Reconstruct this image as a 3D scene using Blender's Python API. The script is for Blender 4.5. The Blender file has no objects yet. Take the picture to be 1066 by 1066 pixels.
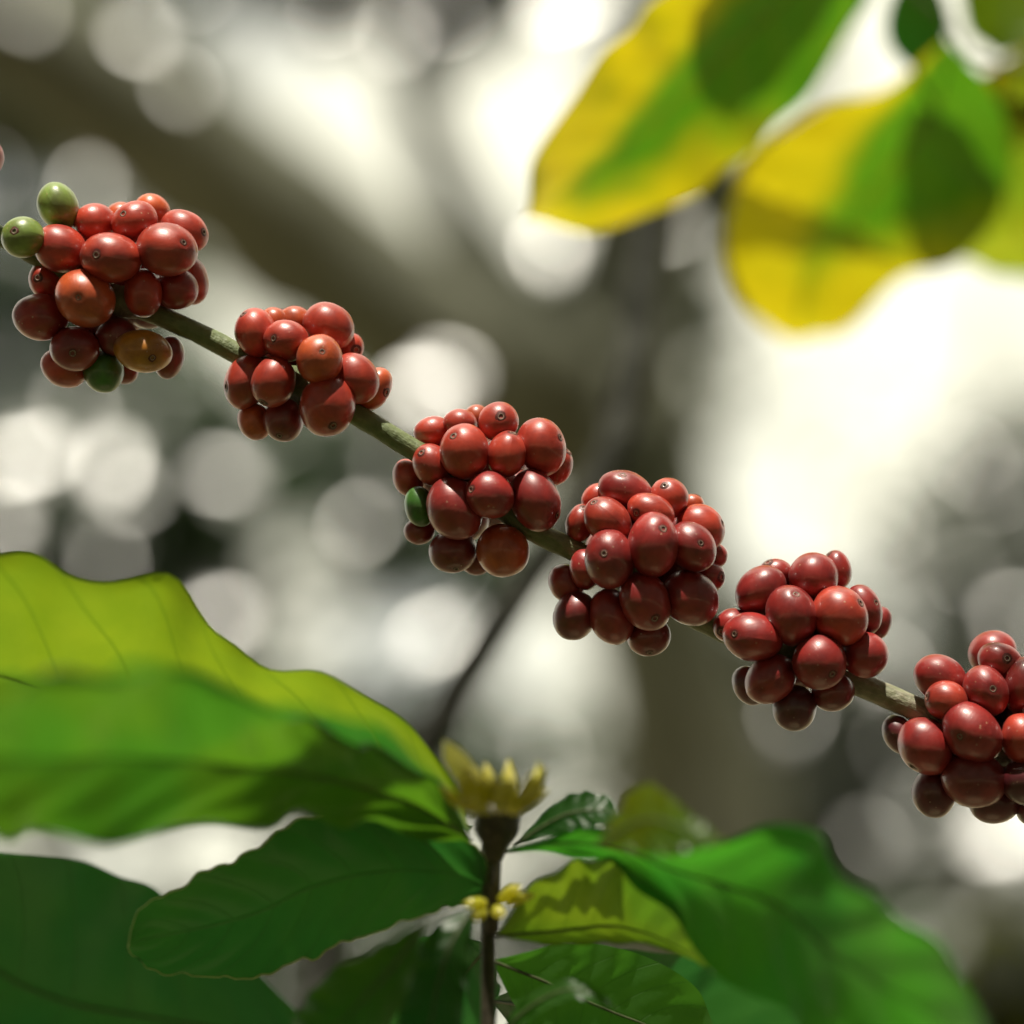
import bpy, math, random
from mathutils import Vector, Matrix, noise

random.seed(11)
SC = bpy.context.scene
COL = SC.collection
rad = math.radians

# ------------------------------------------------------------------ camera frame
LENS = 110.77
K = 36.0 / LENS
PITCH = rad(18)
CAM = Vector((0, 0, 1.35))
R_ = Vector((1, 0, 0))
F_ = Vector((0, math.cos(PITCH), math.sin(PITCH)))
U_ = Vector((0, -math.sin(PITCH), math.cos(PITCH)))
FOCUS = 0.80
PX = K * FOCUS / 1066.0            # metres per photo pixel in the focus plane


def P(x, y, d):
    s = K * d / 1066.0
    return CAM + F_ * d + R_ * ((x - 533) * s) - U_ * ((y - 533) * s)


SUN_EL, SUN_AZ = rad(68), rad(188)          # high, a little behind the photographer
SUN_DIR = Vector((math.sin(SUN_AZ) * math.cos(SUN_EL), math.cos(SUN_AZ) * math.cos(SUN_EL), math.sin(SUN_EL)))

# ------------------------------------------------------------------ helpers


class MB:
    def __init__(self):
        self.v, self.f, self.uv, self.m = [], [], [], []

    def build(self, name, mats, parent=None, origin=None, smooth=True, color=None):
        org = Vector(origin) if origin is not None else Vector((0, 0, 0))
        me = bpy.data.meshes.new(name)
        me.from_pydata([tuple(Vector(p) - org) for p in self.v], [], self.f)
        if not isinstance(mats, (list, tuple)):
            mats = [mats]
        for m in mats:
            me.materials.append(m)
        if self.m:
            me.polygons.foreach_set("material_index", self.m)
        if self.uv:
            lay = me.uv_layers.new(name="UVMap")
            buf = []
            for f in self.f:
                for i in f:
                    buf.extend(self.uv[i])
            lay.data.foreach_set("uv", buf)
        me.polygons.foreach_set("use_smooth", [smooth] * len(me.polygons))
        me.update()
        o = bpy.data.objects.new(name, me)
        COL.objects.link(o)
        if parent is not None:
            o.parent = parent
            pl = world_loc(parent)
            o.location = org - pl
        else:
            o.location = org
        if color:
            o.color = (*color, 1)
        return o


def world_loc(o):
    p = Vector(o.location)
    while o.parent is not None:
        o = o.parent
        p += Vector(o.location)
    return p


def tag(o, label=None, cat=None, group=None, kind=None):
    if label: o['label'] = label
    if cat: o['category'] = cat
    if group: o['group'] = group
    if kind: o['kind'] = kind
    return o


def empty(name, loc):
    o = bpy.data.objects.new(name, None)
    o.location = loc
    o.empty_display_size = 0.02
    COL.objects.link(o)
    return o


def catmull(pts, n):
    """resample a polyline of Vectors to n points evenly along a Catmull-Rom curve"""
    pts = [Vector(p) for p in pts]
    if len(pts) == 2:
        return [pts[0].lerp(pts[1], i / (n - 1)) for i in range(n)]
    e = [pts[0] * 2 - pts[1]] + pts + [pts[-1] * 2 - pts[-2]]
    dense = []
    for i in range(1, len(e) - 2):
        p0, p1, p2, p3 = e[i - 1:i + 3]
        for k in range(12):
            t = k / 12
            dense.append(0.5 * ((2 * p1) + (p2 - p0) * t + (2 * p0 - 5 * p1 + 4 * p2 - p3) * t * t
                                + (3 * p1 - p0 - 3 * p2 + p3) * t ** 3))
    dense.append(pts[-1])
    L = [0]
    for a, b in zip(dense, dense[1:]):
        L.append(L[-1] + (b - a).length)
    out, j = [], 0
    for i in range(n):
        s = L[-1] * i / (n - 1)
        while j < len(L) - 2 and L[j + 1] < s:
            j += 1
        w = L[j + 1] - L[j]
        out.append(dense[j].lerp(dense[j + 1], 0 if w == 0 else min(1, (s - L[j]) / w)))
    return out


def tube(mb, pts, radii, n=None, seg=12, rough=0.0, freq=8.0, cap=True, mat=0, resample=True):
    n = n or max(8, len(pts) * 5)
    if resample:
        m = len(pts)
        c = catmull(pts, n)
    else:
        c, n = pts, len(pts)
    base = len(mb.v)
    nrm = None
    for i, p in enumerate(c):
        t = (c[min(i + 1, n - 1)] - c[max(i - 1, 0)]).normalized()
        if nrm is None:
            nrm = t.orthogonal().normalized()
        nrm = (nrm - t * nrm.dot(t)).normalized()
        bi = t.cross(nrm)
        f = i / (n - 1) * (len(radii) - 1)
        k = min(int(f), len(radii) - 2)
        r = radii[k] + (radii[k + 1] - radii[k]) * (f - k)
        for j in range(seg):
            a = 2 * math.pi * j / seg
            d = nrm * math.cos(a) + bi * math.sin(a)
            rr = r
            if rough:
                rr = r * (1 + rough * noise.noise((p + d * r) * freq))
            mb.v.append(p + d * rr)
            mb.uv.append((i / (n - 1), j / seg))
    for i in range(n - 1):
        for j in range(seg):
            a = base + i * seg + j
            b = base + i * seg + (j + 1) % seg
            mb.f.append((a, b, b + seg, a + seg))
            mb.m.append(mat)
    if cap:
        mb.f.append(tuple(base + j for j in range(seg))[::-1]); mb.m.append(mat)
        mb.f.append(tuple(base + (n - 1) * seg + j for j in range(seg))); mb.m.append(mat)


# ------------------------------------------------------------------ materials
def new_mat(name):
    m = bpy.data.materials.new(name)
    m.use_nodes = True
    nt = m.node_tree
    nt.nodes.clear()
    out = nt.nodes.new('ShaderNodeOutputMaterial')
    return m, nt, out


def N(nt, t, **kw):
    n = nt.nodes.new(t)
    for k, v in kw.items():
        setattr(n, k, v)
    return n


def val(n, **kw):
    for k, v in kw.items():
        n.inputs[k.replace('_', ' ')].default_value = v
    return n


def math_n(nt, op, a, b=None, clamp=False):
    n = N(nt, 'ShaderNodeMath', operation=op, use_clamp=clamp)
    for i, s in enumerate((a, b)):
        if s is None: continue
        if isinstance(s, (int, float)): n.inputs[i].default_value = s
        else: nt.links.new(s, n.inputs[i])
    return n.outputs[0]


def mixc(nt, fac, a, b, blend='MIX'):
    n = N(nt, 'ShaderNodeMix', data_type='RGBA', blend_type=blend)
    for idx, s in ((0, fac), (6, a), (7, b)):
        if isinstance(s, (int, float)): n.inputs[idx].default_value = s
        elif isinstance(s, tuple): n.inputs[idx].default_value = (*s, 1) if len(s) == 3 else s
        else: nt.links.new(s, n.inputs[idx])
    return n.outputs[2]


def ramp(nt, fac, stops):
    n = N(nt, 'ShaderNodeValToRGB')
    el = n.color_ramp.elements
    while len(el) < len(stops): el.new(0.5)
    for e, (p, c) in zip(el, stops):
        e.position = p
        e.color = (*c, 1) if len(c) == 3 else c
    nt.links.new(fac, n.inputs[0])
    return n.outputs[0]


def noise_n(nt, vec, scale, detail=3, rough=0.55):
    n = N(nt, 'ShaderNodeTexNoise')
    n.inputs['Scale'].default_value = scale
    n.inputs['Detail'].default_value = detail
    n.inputs['Roughness'].default_value = rough
    if vec is not None: nt.links.new(vec, n.inputs['Vector'])
    return n.outputs['Fac']


def bump_n(nt, h, strength, dist):
    n = N(nt, 'ShaderNodeBump')
    n.inputs['Strength'].default_value = strength
    n.inputs['Distance'].default_value = dist
    nt.links.new(h, n.inputs['Height'])
    return n.outputs[0]


def mat_cherry():
    m, nt, out = new_mat('cherry_skin')
    L = nt.links.new
    tc = N(nt, 'ShaderNodeTexCoord')
    oi = N(nt, 'ShaderNodeObjectInfo')
    off = N(nt, 'ShaderNodeVectorMath', operation='ADD')
    L(tc.outputs['Object'], off.inputs[0])
    rv = N(nt, 'ShaderNodeCombineXYZ')
    for i in range(3): L(math_n(nt, 'MULTIPLY', oi.outputs['Random'], 3.0 + i), rv.inputs[i])
    L(rv.outputs[0], off.inputs[1])
    vec = off.outputs[0]
    n1 = noise_n(nt, vec, 170, 3)
    dark = mixc(nt, 1.0, oi.outputs['Color'], (0.34, 0.26, 0.36), 'MULTIPLY')
    light = mixc(nt, 1.0, oi.outputs['Color'], (1.25, 1.5, 1.2), 'MULTIPLY')
    c = mixc(nt, ramp(nt, n1, [(0.36, (0, 0, 0)), (0.66, (1, 1, 1))]), dark, light)
    c = mixc(nt, 0.5, oi.outputs['Color'], c)
    # ripening runs from stalk to the scar end: duller maroon close round the scar
    sep = N(nt, 'ShaderNodeSeparateXYZ'); L(tc.outputs['UV'], sep.inputs[0])
    th = sep.outputs['Y']
    near = math_n(nt, 'SUBTRACT', 1.0, math_n(nt, 'MULTIPLY', th, 6.0), True)
    near = math_n(nt, 'MULTIPLY', near, math_n(nt, 'ADD', math_n(nt, 'MULTIPLY', n1, 0.9), 0.05))
    c = mixc(nt, near, c, dark)
    # fine lengthwise streaks
    st = N(nt, 'ShaderNodeCombineXYZ')
    L(math_n(nt, 'MULTIPLY', sep.outputs['X'], 60.0), st.inputs[0])
    L(math_n(nt, 'MULTIPLY', th, 5.0), st.inputs[1])
    L(math_n(nt, 'MULTIPLY', oi.outputs['Random'], 40.0), st.inputs[2])
    n2 = noise_n(nt, st.outputs[0], 1.0, 2)
    c = mixc(nt, ramp(nt, n2, [(0.55, (0, 0, 0)), (0.8, (0.35, 0.35, 0.35))]), c, light)
    # dust and corky flecks
    vo = N(nt, 'ShaderNodeTexVoronoi', feature='F1'); vo.inputs['Scale'].default_value = 520
    L(vec, vo.inputs['Vector'])
    fleck = math_n(nt, 'LESS_THAN', vo.outputs['Distance'], 0.13)
    gate = ramp(nt, noise_n(nt, vec, 130, 2), [(0.50, (0, 0, 0)), (0.62, (1, 1, 1))])
    fl = math_n(nt, 'MULTIPLY', fleck, gate)
    c = mixc(nt, math_n(nt, 'MULTIPLY', fl, 0.55), c, (0.55, 0.36, 0.22))
    b = N(nt, 'ShaderNodeBsdfPrincipled')
    L(c, b.inputs['Base Color'])
    rg = N(nt, 'ShaderNodeMapRange')
    L(noise_n(nt, vec, 150, 5, 0.7), rg.inputs[0])
    rg.inputs[3].default_value = 0.27; rg.inputs[4].default_value = 0.55
    L(rg.outputs[0], b.inputs['Roughness'])
    b.inputs['Specular IOR Level'].default_value = 0.62
    b.inputs['Coat Weight'].default_value = 0.45
    b.inputs['Coat Roughness'].default_value = 0.10
    b.inputs['IOR'].default_value = 1.55
    b.inputs['Sheen Weight'].default_value = 0.03
    b.inputs['Sheen Roughness'].default_value = 0.45
    b.inputs['Sheen Tint'].default_value = (1, .8, .75, 1)
    b.inputs['Subsurface Weight'].default_value = 0.12
    b.inputs['Subsurface Radius'].default_value = (1.0, 0.25, 0.12)
    b.inputs['Subsurface Scale'].default_value = 0.0015
    h = math_n(nt, 'ADD', math_n(nt, 'MULTIPLY', noise_n(nt, vec, 700, 3), 0.5), math_n(nt, 'MULTIPLY', n2, 0.6))
    h = math_n(nt, 'ADD', h, math_n(nt, 'MULTIPLY', fl, 1.0))
    L(bump_n(nt, h, 0.25, 0.00022), b.inputs['Normal'])
    L(b.outputs[0], out.inputs[0])
    return m


def mat_simple(name, col, rough=0.7, scale=900, var=0.5, bump=0.3, dist=0.0002):
    m, nt, out = new_mat(name)
    L = nt.links.new
    tc = N(nt, 'ShaderNodeTexCoord')
    n1 = noise_n(nt, tc.outputs['Object'], scale, 3)
    c = ramp(nt, n1, [(0.3, tuple(x * (1 - var) for x in col)), (0.7, tuple(min(1, x * (1 + var)) for x in col))])
    b = N(nt, 'ShaderNodeBsdfPrincipled')
    L(c, b.inputs['Base Color'])
    b.inputs['Roughness'].default_value = rough
    L(bump_n(nt, n1, bump, dist), b.inputs['Normal'])
    L(b.outputs[0], out.inputs[0])
    return m


def mat_twig():
    """young coffee wood: green skin greying to tan cork lengthwise"""
    m, nt, out = new_mat('coffee_twig_bark')
    L = nt.links.new
    tc = N(nt, 'ShaderNodeTexCoord')
    sep = N(nt, 'ShaderNodeSeparateXYZ'); L(tc.outputs['UV'], sep.inputs[0])
    st = N(nt, 'ShaderNodeCombineXYZ')
    L(math_n(nt, 'MULTIPLY', sep.outputs['X'], 130.0), st.inputs[0])
    ang = math_n(nt, 'MULTIPLY', sep.outputs['Y'], 2 * math.pi)
    L(math_n(nt, 'MULTIPLY', math_n(nt, 'SINE', ang), 3.0), st.inputs[1])
    L(math_n(nt, 'MULTIPLY', math_n(nt, 'COSINE', ang), 3.0), st.inputs[2])
    n1 = noise_n(nt, st.outputs[0], 0.9, 4)
    n2 = noise_n(nt, tc.outputs['Object'], 420, 4)
    green = mixc(nt, n2, (0.07, 0.115, 0.035), (0.21, 0.26, 0.10))
    grey = mixc(nt, n2, (0.12, 0.105, 0.075), (0.50, 0.44, 0.33))
    f = math_n(nt, 'ADD', math_n(nt, 'MULTIPLY', sep.outputs['X'], 1.5), math_n(nt, 'MULTIPLY', n1, 0.9))
    f = ramp(nt, math_n(nt, 'MULTIPLY', f, 0.5), [(0.52, (0.08, 0.08, 0.08)), (0.82, (1, 1, 1))])
    c = mixc(nt, f, green, grey)
    b = N(nt, 'ShaderNodeBsdfPrincipled')
    L(c, b.inputs['Base Color'])
    b.inputs['Roughness'].default_value = 0.55
    h = math_n(nt, 'ADD', math_n(nt, 'MULTIPLY', n1, 0.8), n2)
    L(bump_n(nt, h, 0.8, 0.0007), b.inputs['Normal'])
    L(b.outputs[0], out.inputs[0])
    return m


def mat_leaf(name, shade_tint):
    """thin leaf: glossy top, light let through; object colour is the colour of the light let through.
    UV x runs along the blade, UV y across it from 0 to 1 (midrib at 0.5)."""
    m, nt, out = new_mat(name)
    L = nt.links.new
    tc = N(nt, 'ShaderNodeTexCoord')
    oi = N(nt, 'ShaderNodeObjectInfo')
    sep = N(nt, 'ShaderNodeSeparateXYZ'); L(tc.outputs['UV'], sep.inputs[0])
    v = math_n(nt, 'ABSOLUTE', math_n(nt, 'SUBTRACT', math_n(nt, 'MULTIPLY', sep.outputs['Y'], 2.0), 1.0))
    ph = math_n(nt, 'SUBTRACT', math_n(nt, 'MULTIPLY', sep.outputs['X'], 9.0), math_n(nt, 'MULTIPLY', math_n(nt, 'POWER', v, 1.4), 1.3))
    fr = math_n(nt, 'ABSOLUTE', math_n(nt, 'SUBTRACT', math_n(nt, 'FRACT', ph), 0.5))
    side = math_n(nt, 'SUBTRACT', 1.0, math_n(nt, 'MULTIPLY', fr, 22.0), True)
    rib = math_n(nt, 'SUBTRACT', 1.0, math_n(nt, 'MULTIPLY', v, 22.0), True)
    vein = math_n(nt, 'MAXIMUM', math_n(nt, 'MULTIPLY', side, 0.7), rib)
    n1 = noise_n(nt, tc.outputs['Object'], 60, 4)
    n2 = noise_n(nt, tc.outputs['Object'], 900, 3)
    tcol = mixc(nt, n1, mixc(nt, 1.0, oi.outputs['Color'], (0.62, 0.8, 0.7), 'MULTIPLY'),
                mixc(nt, 1.0, oi.outputs['Color'], (1.25, 1.15, 1.1), 'MULTIPLY'))
    n0 = noise_n(nt, tc.outputs['Object'], 26, 2)
    if not shade_tint: tcol = mixc(nt, ramp(nt, n0, [(0.44, (0, 0, 0)), (0.62, (0.6, 0.6, 0.6))]), tcol, mixc(nt, 1.0, tcol, (0.30, 0.80, 1.0), 'MULTIPLY'))
    if shade_tint:       # sun and shade put into the colour: shaded green round the midrib and the stalk end, yellow towards margin and tip
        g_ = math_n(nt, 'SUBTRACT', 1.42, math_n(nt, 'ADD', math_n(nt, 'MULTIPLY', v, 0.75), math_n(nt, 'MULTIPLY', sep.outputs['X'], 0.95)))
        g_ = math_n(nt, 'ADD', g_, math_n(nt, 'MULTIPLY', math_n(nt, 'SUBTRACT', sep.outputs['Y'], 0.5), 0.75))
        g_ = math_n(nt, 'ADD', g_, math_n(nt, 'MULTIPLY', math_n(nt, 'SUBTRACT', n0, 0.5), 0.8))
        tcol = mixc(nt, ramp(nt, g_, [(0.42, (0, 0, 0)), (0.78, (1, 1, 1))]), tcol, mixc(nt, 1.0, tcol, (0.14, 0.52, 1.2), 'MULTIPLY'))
    tcol = mixc(nt, math_n(nt, 'MULTIPLY', vein, 0.75), tcol, mixc(nt, 1.0, oi.outputs['Color'], (0.35, 0.5, 0.4), 'MULTIPLY'))
    rcol = mixc(nt, n1, (0.018, 0.055, 0.012), (0.04, 0.10, 0.02))
    rcol = mixc(nt, 0.10, rcol, mixc(nt, 1.0, oi.outputs['Color'], (0.5, 0.5, 0.5), 'MULTIPLY'))
    rcol = mixc(nt, math_n(nt, 'MULTIPLY', vein, 0.4), rcol, (0.10, 0.15, 0.05))
    b = N(nt, 'ShaderNodeBsdfPrincipled')
    L(rcol, b.inputs['Base Color'])
    b.inputs['Roughness'].default_value = 0.38
    b.inputs['Specular IOR Level'].default_value = 0.45
    tr = N(nt, 'ShaderNodeBsdfTranslucent')
    L(tcol, tr.inputs['Color'])
    h = math_n(nt, 'ADD', math_n(nt, 'MULTIPLY', vein, -1.0), math_n(nt, 'MULTIPLY', n2, 0.35))
    nm = bump_n(nt, h, 0.35, 0.0005)
    L(nm, b.inputs['Normal'])
    ad = N(nt, 'ShaderNodeMixShader'); ad.inputs[0].default_value = 0.5
    L(b.outputs[0], ad.inputs[1]); L(tr.outputs[0], ad.inputs[2])
    L(ad.outputs[0], out.inputs[0])
    return m


def mat_foliage(name, c0, c1, tcol, tfac):
    m, nt, out = new_mat(name)
    L = nt.links.new
    tc = N(nt, 'ShaderNodeTexCoord')
    geo = N(nt, 'ShaderNodeNewGeometry')
    c = mixc(nt, geo.outputs['Random Per Island'], c0, c1)
    b = N(nt, 'ShaderNodeBsdfPrincipled')
    L(c, b.inputs['Base Color'])
    b.inputs['Roughness'].default_value = 0.24
    b.inputs['Specular IOR Level'].default_value = 0.8
    tr = N(nt, 'ShaderNodeBsdfTranslucent'); tr.inputs[0].default_value = (*tcol, 1)
    mx = N(nt, 'ShaderNodeMixShader'); mx.inputs[0].default_value = tfac
    L(b.outputs[0], mx.inputs[1]); L(tr.outputs[0], mx.inputs[2])
    L(mx.outputs[0], out.inputs[0])
    return m


def mat_bark(name='tree_bark', k=1.3):
    m, nt, out = new_mat(name)
    L = nt.links.new
    tc = N(nt, 'ShaderNodeTexCoord')
    n1 = noise_n(nt, tc.outputs['Object'], 5, 4)
    n2 = noise_n(nt, tc.outputs['Object'], 40, 5)
    c = mixc(nt, n1, tuple(k * q for q in (0.052, 0.058, 0.042)), tuple(k * q for q in (0.19, 0.185, 0.145)))
    c = mixc(nt, math_n(nt, 'MULTIPLY', n2, 0.5), c, tuple(k * q for q in (0.08, 0.10, 0.055)))
    b = N(nt, 'ShaderNodeBsdfPrincipled')
    L(c, b.inputs['Base Color']); b.inputs['Roughness'].default_value = 0.9
    L(bump_n(nt, n2, 0.8, 0.02), b.inputs['Normal'])
    L(b.outputs[0], out.inputs[0])
    return m


def mat_ground():
    m, nt, out = new_mat('ground_litter')
    L = nt.links.new
    tc = N(nt, 'ShaderNodeTexCoord')
    n1 = noise_n(nt, tc.outputs['Object'], 0.35, 5)
    n2 = noise_n(nt, tc.outputs['Object'], 14, 5)
    c = mixc(nt, n1, (0.16, 0.12, 0.07), (0.14, 0.17, 0.06))
    c = mixc(nt, n2, c, (0.36, 0.29, 0.18))
    b = N(nt, 'ShaderNodeBsdfPrincipled')
    L(c, b.inputs['Base Color']); b.inputs['Roughness'].default_value = 0.95
    L(bump_n(nt, n2, 0.7, 0.03), b.inputs['Normal'])
    L(b.outputs[0], out.inputs[0])
    return m


M_CHERRY = mat_cherry()
M_SCAR = mat_simple('scar_rim', (0.27, 0.18, 0.13), 0.6, 2500, 0.6)
M_PIT = mat_simple('scar_pit', (0.035, 0.018, 0.014), 0.7, 2500, 0.4)
M_TWIG = mat_twig()
M_LEAF = mat_leaf('coffee_leaf_blade', False)
M_LEAF_SHADE_TINT = mat_leaf('shade_tinted_leaf_blade', True)  # blade with sunlit and shaded zones coloured in
M_GREENSTEM = mat_simple('green_stem', (0.075, 0.095, 0.035), 0.5, 500, 0.5)
M_HALO = mat_simple('scar_skirt', (0.10, 0.018, 0.014), 0.45, 1800, 0.5)
M_SHOOT = mat_simple('shoot_bark', (0.05, 0.042, 0.025), 0.5, 500, 0.5)
M_BARK = mat_bark()
M_BARK_DARK = mat_bark('dark_bark', 0.30)  # same bark scaled darker all over, for the sapling
M_FOL = mat_foliage('foliage_olive', (0.024, 0.046, 0.018), (0.052, 0.092, 0.038), (0.08, 0.13, 0.04), 0.35)
M_LIT_MARGIN = mat_foliage('lit_leaf_margin', (0.30, 0.36, 0.16), (0.36, 0.40, 0.20), (0.75, 0.80, 0.45), 0.65)  # pale edge tube, bright rim light put into its colour
M_BUD = mat_foliage('bud_scale', (0.46, 0.48, 0.05), (0.60, 0.56, 0.07), (0.85, 0.80, 0.06), 0.5)
M_BUDTIP = mat_foliage('bud_tip', (0.66, 0.62, 0.14), (0.72, 0.68, 0.22), (0.9, 0.85, 0.2), 0.5)
M_FOL2 = mat_foliage('foliage_grey_green', (0.05, 0.062, 0.045), (0.10, 0.115, 0.085), (0.12, 0.14, 0.09), 0.30)
M_FOL3 = mat_foliage('foliage_bright', (0.05, 0.07, 0.015), (0.10, 0.12, 0.03), (0.30, 0.32, 0.03), 0.5)

# ------------------------------------------------------------------ coffee branch
BR_PX = [(-330, 60), (-190, 130), (-80, 195), (0, 246), (60, 278), (120, 310), (183, 336), (216, 351), (248, 369), (305, 397), (370, 431),
         (420, 462), (470, 492), (550, 549), (600, 574), (660, 610), (739, 650), (810, 680), (889, 710), (930, 728), (960, 741),
         (1066, 788), (1200, 850), (1400, 950), (1700, 1120)]
br = empty('coffee_branch', P(533, 540, FOCUS))
tag(br, 'greenish brown coffee branch slanting down to the right through the cherry clusters', 'branch')
mb = MB()
bp = [P(x, y, FOCUS + 0.002 * math.sin(x * 0.01)) for x, y in BR_PX]
tube(mb, bp, [0.0017, 0.0024, 0.0027, 0.0028, 0.0030, 0.0033, 0.0040, 0.0048], n=160, seg=20, rough=0.10, freq=260)
mb.build('stem', M_TWIG, br, origin=P(533, 540, FOCUS))


def branch_at(px):
    for (x0, y0), (x1, y1) in zip(BR_PX, BR_PX[1:]):
        if x0 <= px <= x1:
            t = (px - x0) / (x1 - x0)
            return P(px, y0 + (y1 - y0) * t, FOCUS)


for px in (-70, 118, 318, 500, 668, 828, 1040):        # swollen nodes that carry the cherries
    c = branch_at(px)
    t = (branch_at(px + 20) - c).normalized()
    mb = MB()
    tube(mb, [c - t * 0.0075, c - t * 0.004, c, c + t * 0.004, c + t * 0.0075], [0.0026, 0.0038, 0.0046, 0.0040, 0.0027], n=14, seg=16, rough=0.25, freq=300)
    mb.build('node', M_TWIG, br, origin=c)

# ------------------------------------------------------------------ cherries
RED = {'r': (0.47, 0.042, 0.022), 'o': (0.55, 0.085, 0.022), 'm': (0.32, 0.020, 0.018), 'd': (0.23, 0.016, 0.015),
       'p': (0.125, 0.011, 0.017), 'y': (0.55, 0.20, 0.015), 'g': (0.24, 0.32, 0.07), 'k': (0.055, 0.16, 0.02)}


def cherry_mesh(axes, pole, seed):
    """axes: matrix columns = the three semi axes in world; pole: unit vector in that frame where the scar sits"""
    mb = MB()
    nu, nv = 40, 26
    q = Vector((0, 0, 1)).rotation_difference(pole)
    rnd = random.Random(seed)
    o = Vector((rnd.uniform(0, 50), rnd.uniform(0, 50), rnd.uniform(0, 50)))
    squash = rnd.uniform(0.0, 0.05)
    sa = rnd.uniform(0, math.pi)
    for i in range(nv + 1):
        th = math.pi * (i / nv) ** 1.12
        for j in range(nu + 1):
            ph = 2 * math.pi * j / nu
            d = Vector((math.sin(th) * math.cos(ph), math.sin(th) * math.sin(ph), math.cos(th)))
            r = 1 - 0.055 * math.exp(-(th / 0.16) ** 2) - 0.05 * math.exp(-((math.pi - th) / 0.3) ** 2)
            r *= 1 + 0.035 * noise.noise(d * 1.1 + o) + 0.008 * noise.noise(d * 4 + o)
            r *= 1 - squash * math.cos(2 * (ph - sa)) * math.sin(th) * 0.5
            w = q @ (d * r)
            mb.v.append(axes @ w)
            mb.uv.append((j / nu, th / math.pi))
    W = nu + 1
    for i in range(nv):
        for j in range(nu):
            a = i * W + j
            mb.f.append((a, a + W, a + W + 1, a + 1))
            mb.m.append(0)
    return mb


def scar_mesh(r, seed):
    mb = MB()
    rnd = random.Random(seed)
    prof = [(0.0, -0.35), (0.36, -0.30), (0.48, 0.02), (0.58, 0.14), (0.74, 0.08), (1.0, -0.02), (1.35, -0.12)]
    seg = 20
    wob = [rnd.uniform(0.88, 1.14) for _ in range(seg)]
    for k, (pr, pz) in enumerate(prof):
        for j in range(seg):
            a = 2 * math.pi * j / seg
            w = (wob[j] + wob[(j + 1) % seg] + wob[j - 1]) / 3 if k > 1 else 1
            mb.v.append(Vector((math.cos(a) * pr * r * w, math.sin(a) * pr * r * w, pz * r * (0.8 + 0.4 * wob[(j * 7) % seg] - 0.4))))
    for k in range(len(prof) - 1):
        for j in range(seg):
            a, b = k * seg + j, k * seg + (j + 1) % seg
            mb.f.append((a, a + seg, b + seg, b))
            mb.m.append(1 if k < 2 else (0 if k < 4 else 2))
    return mb


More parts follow.
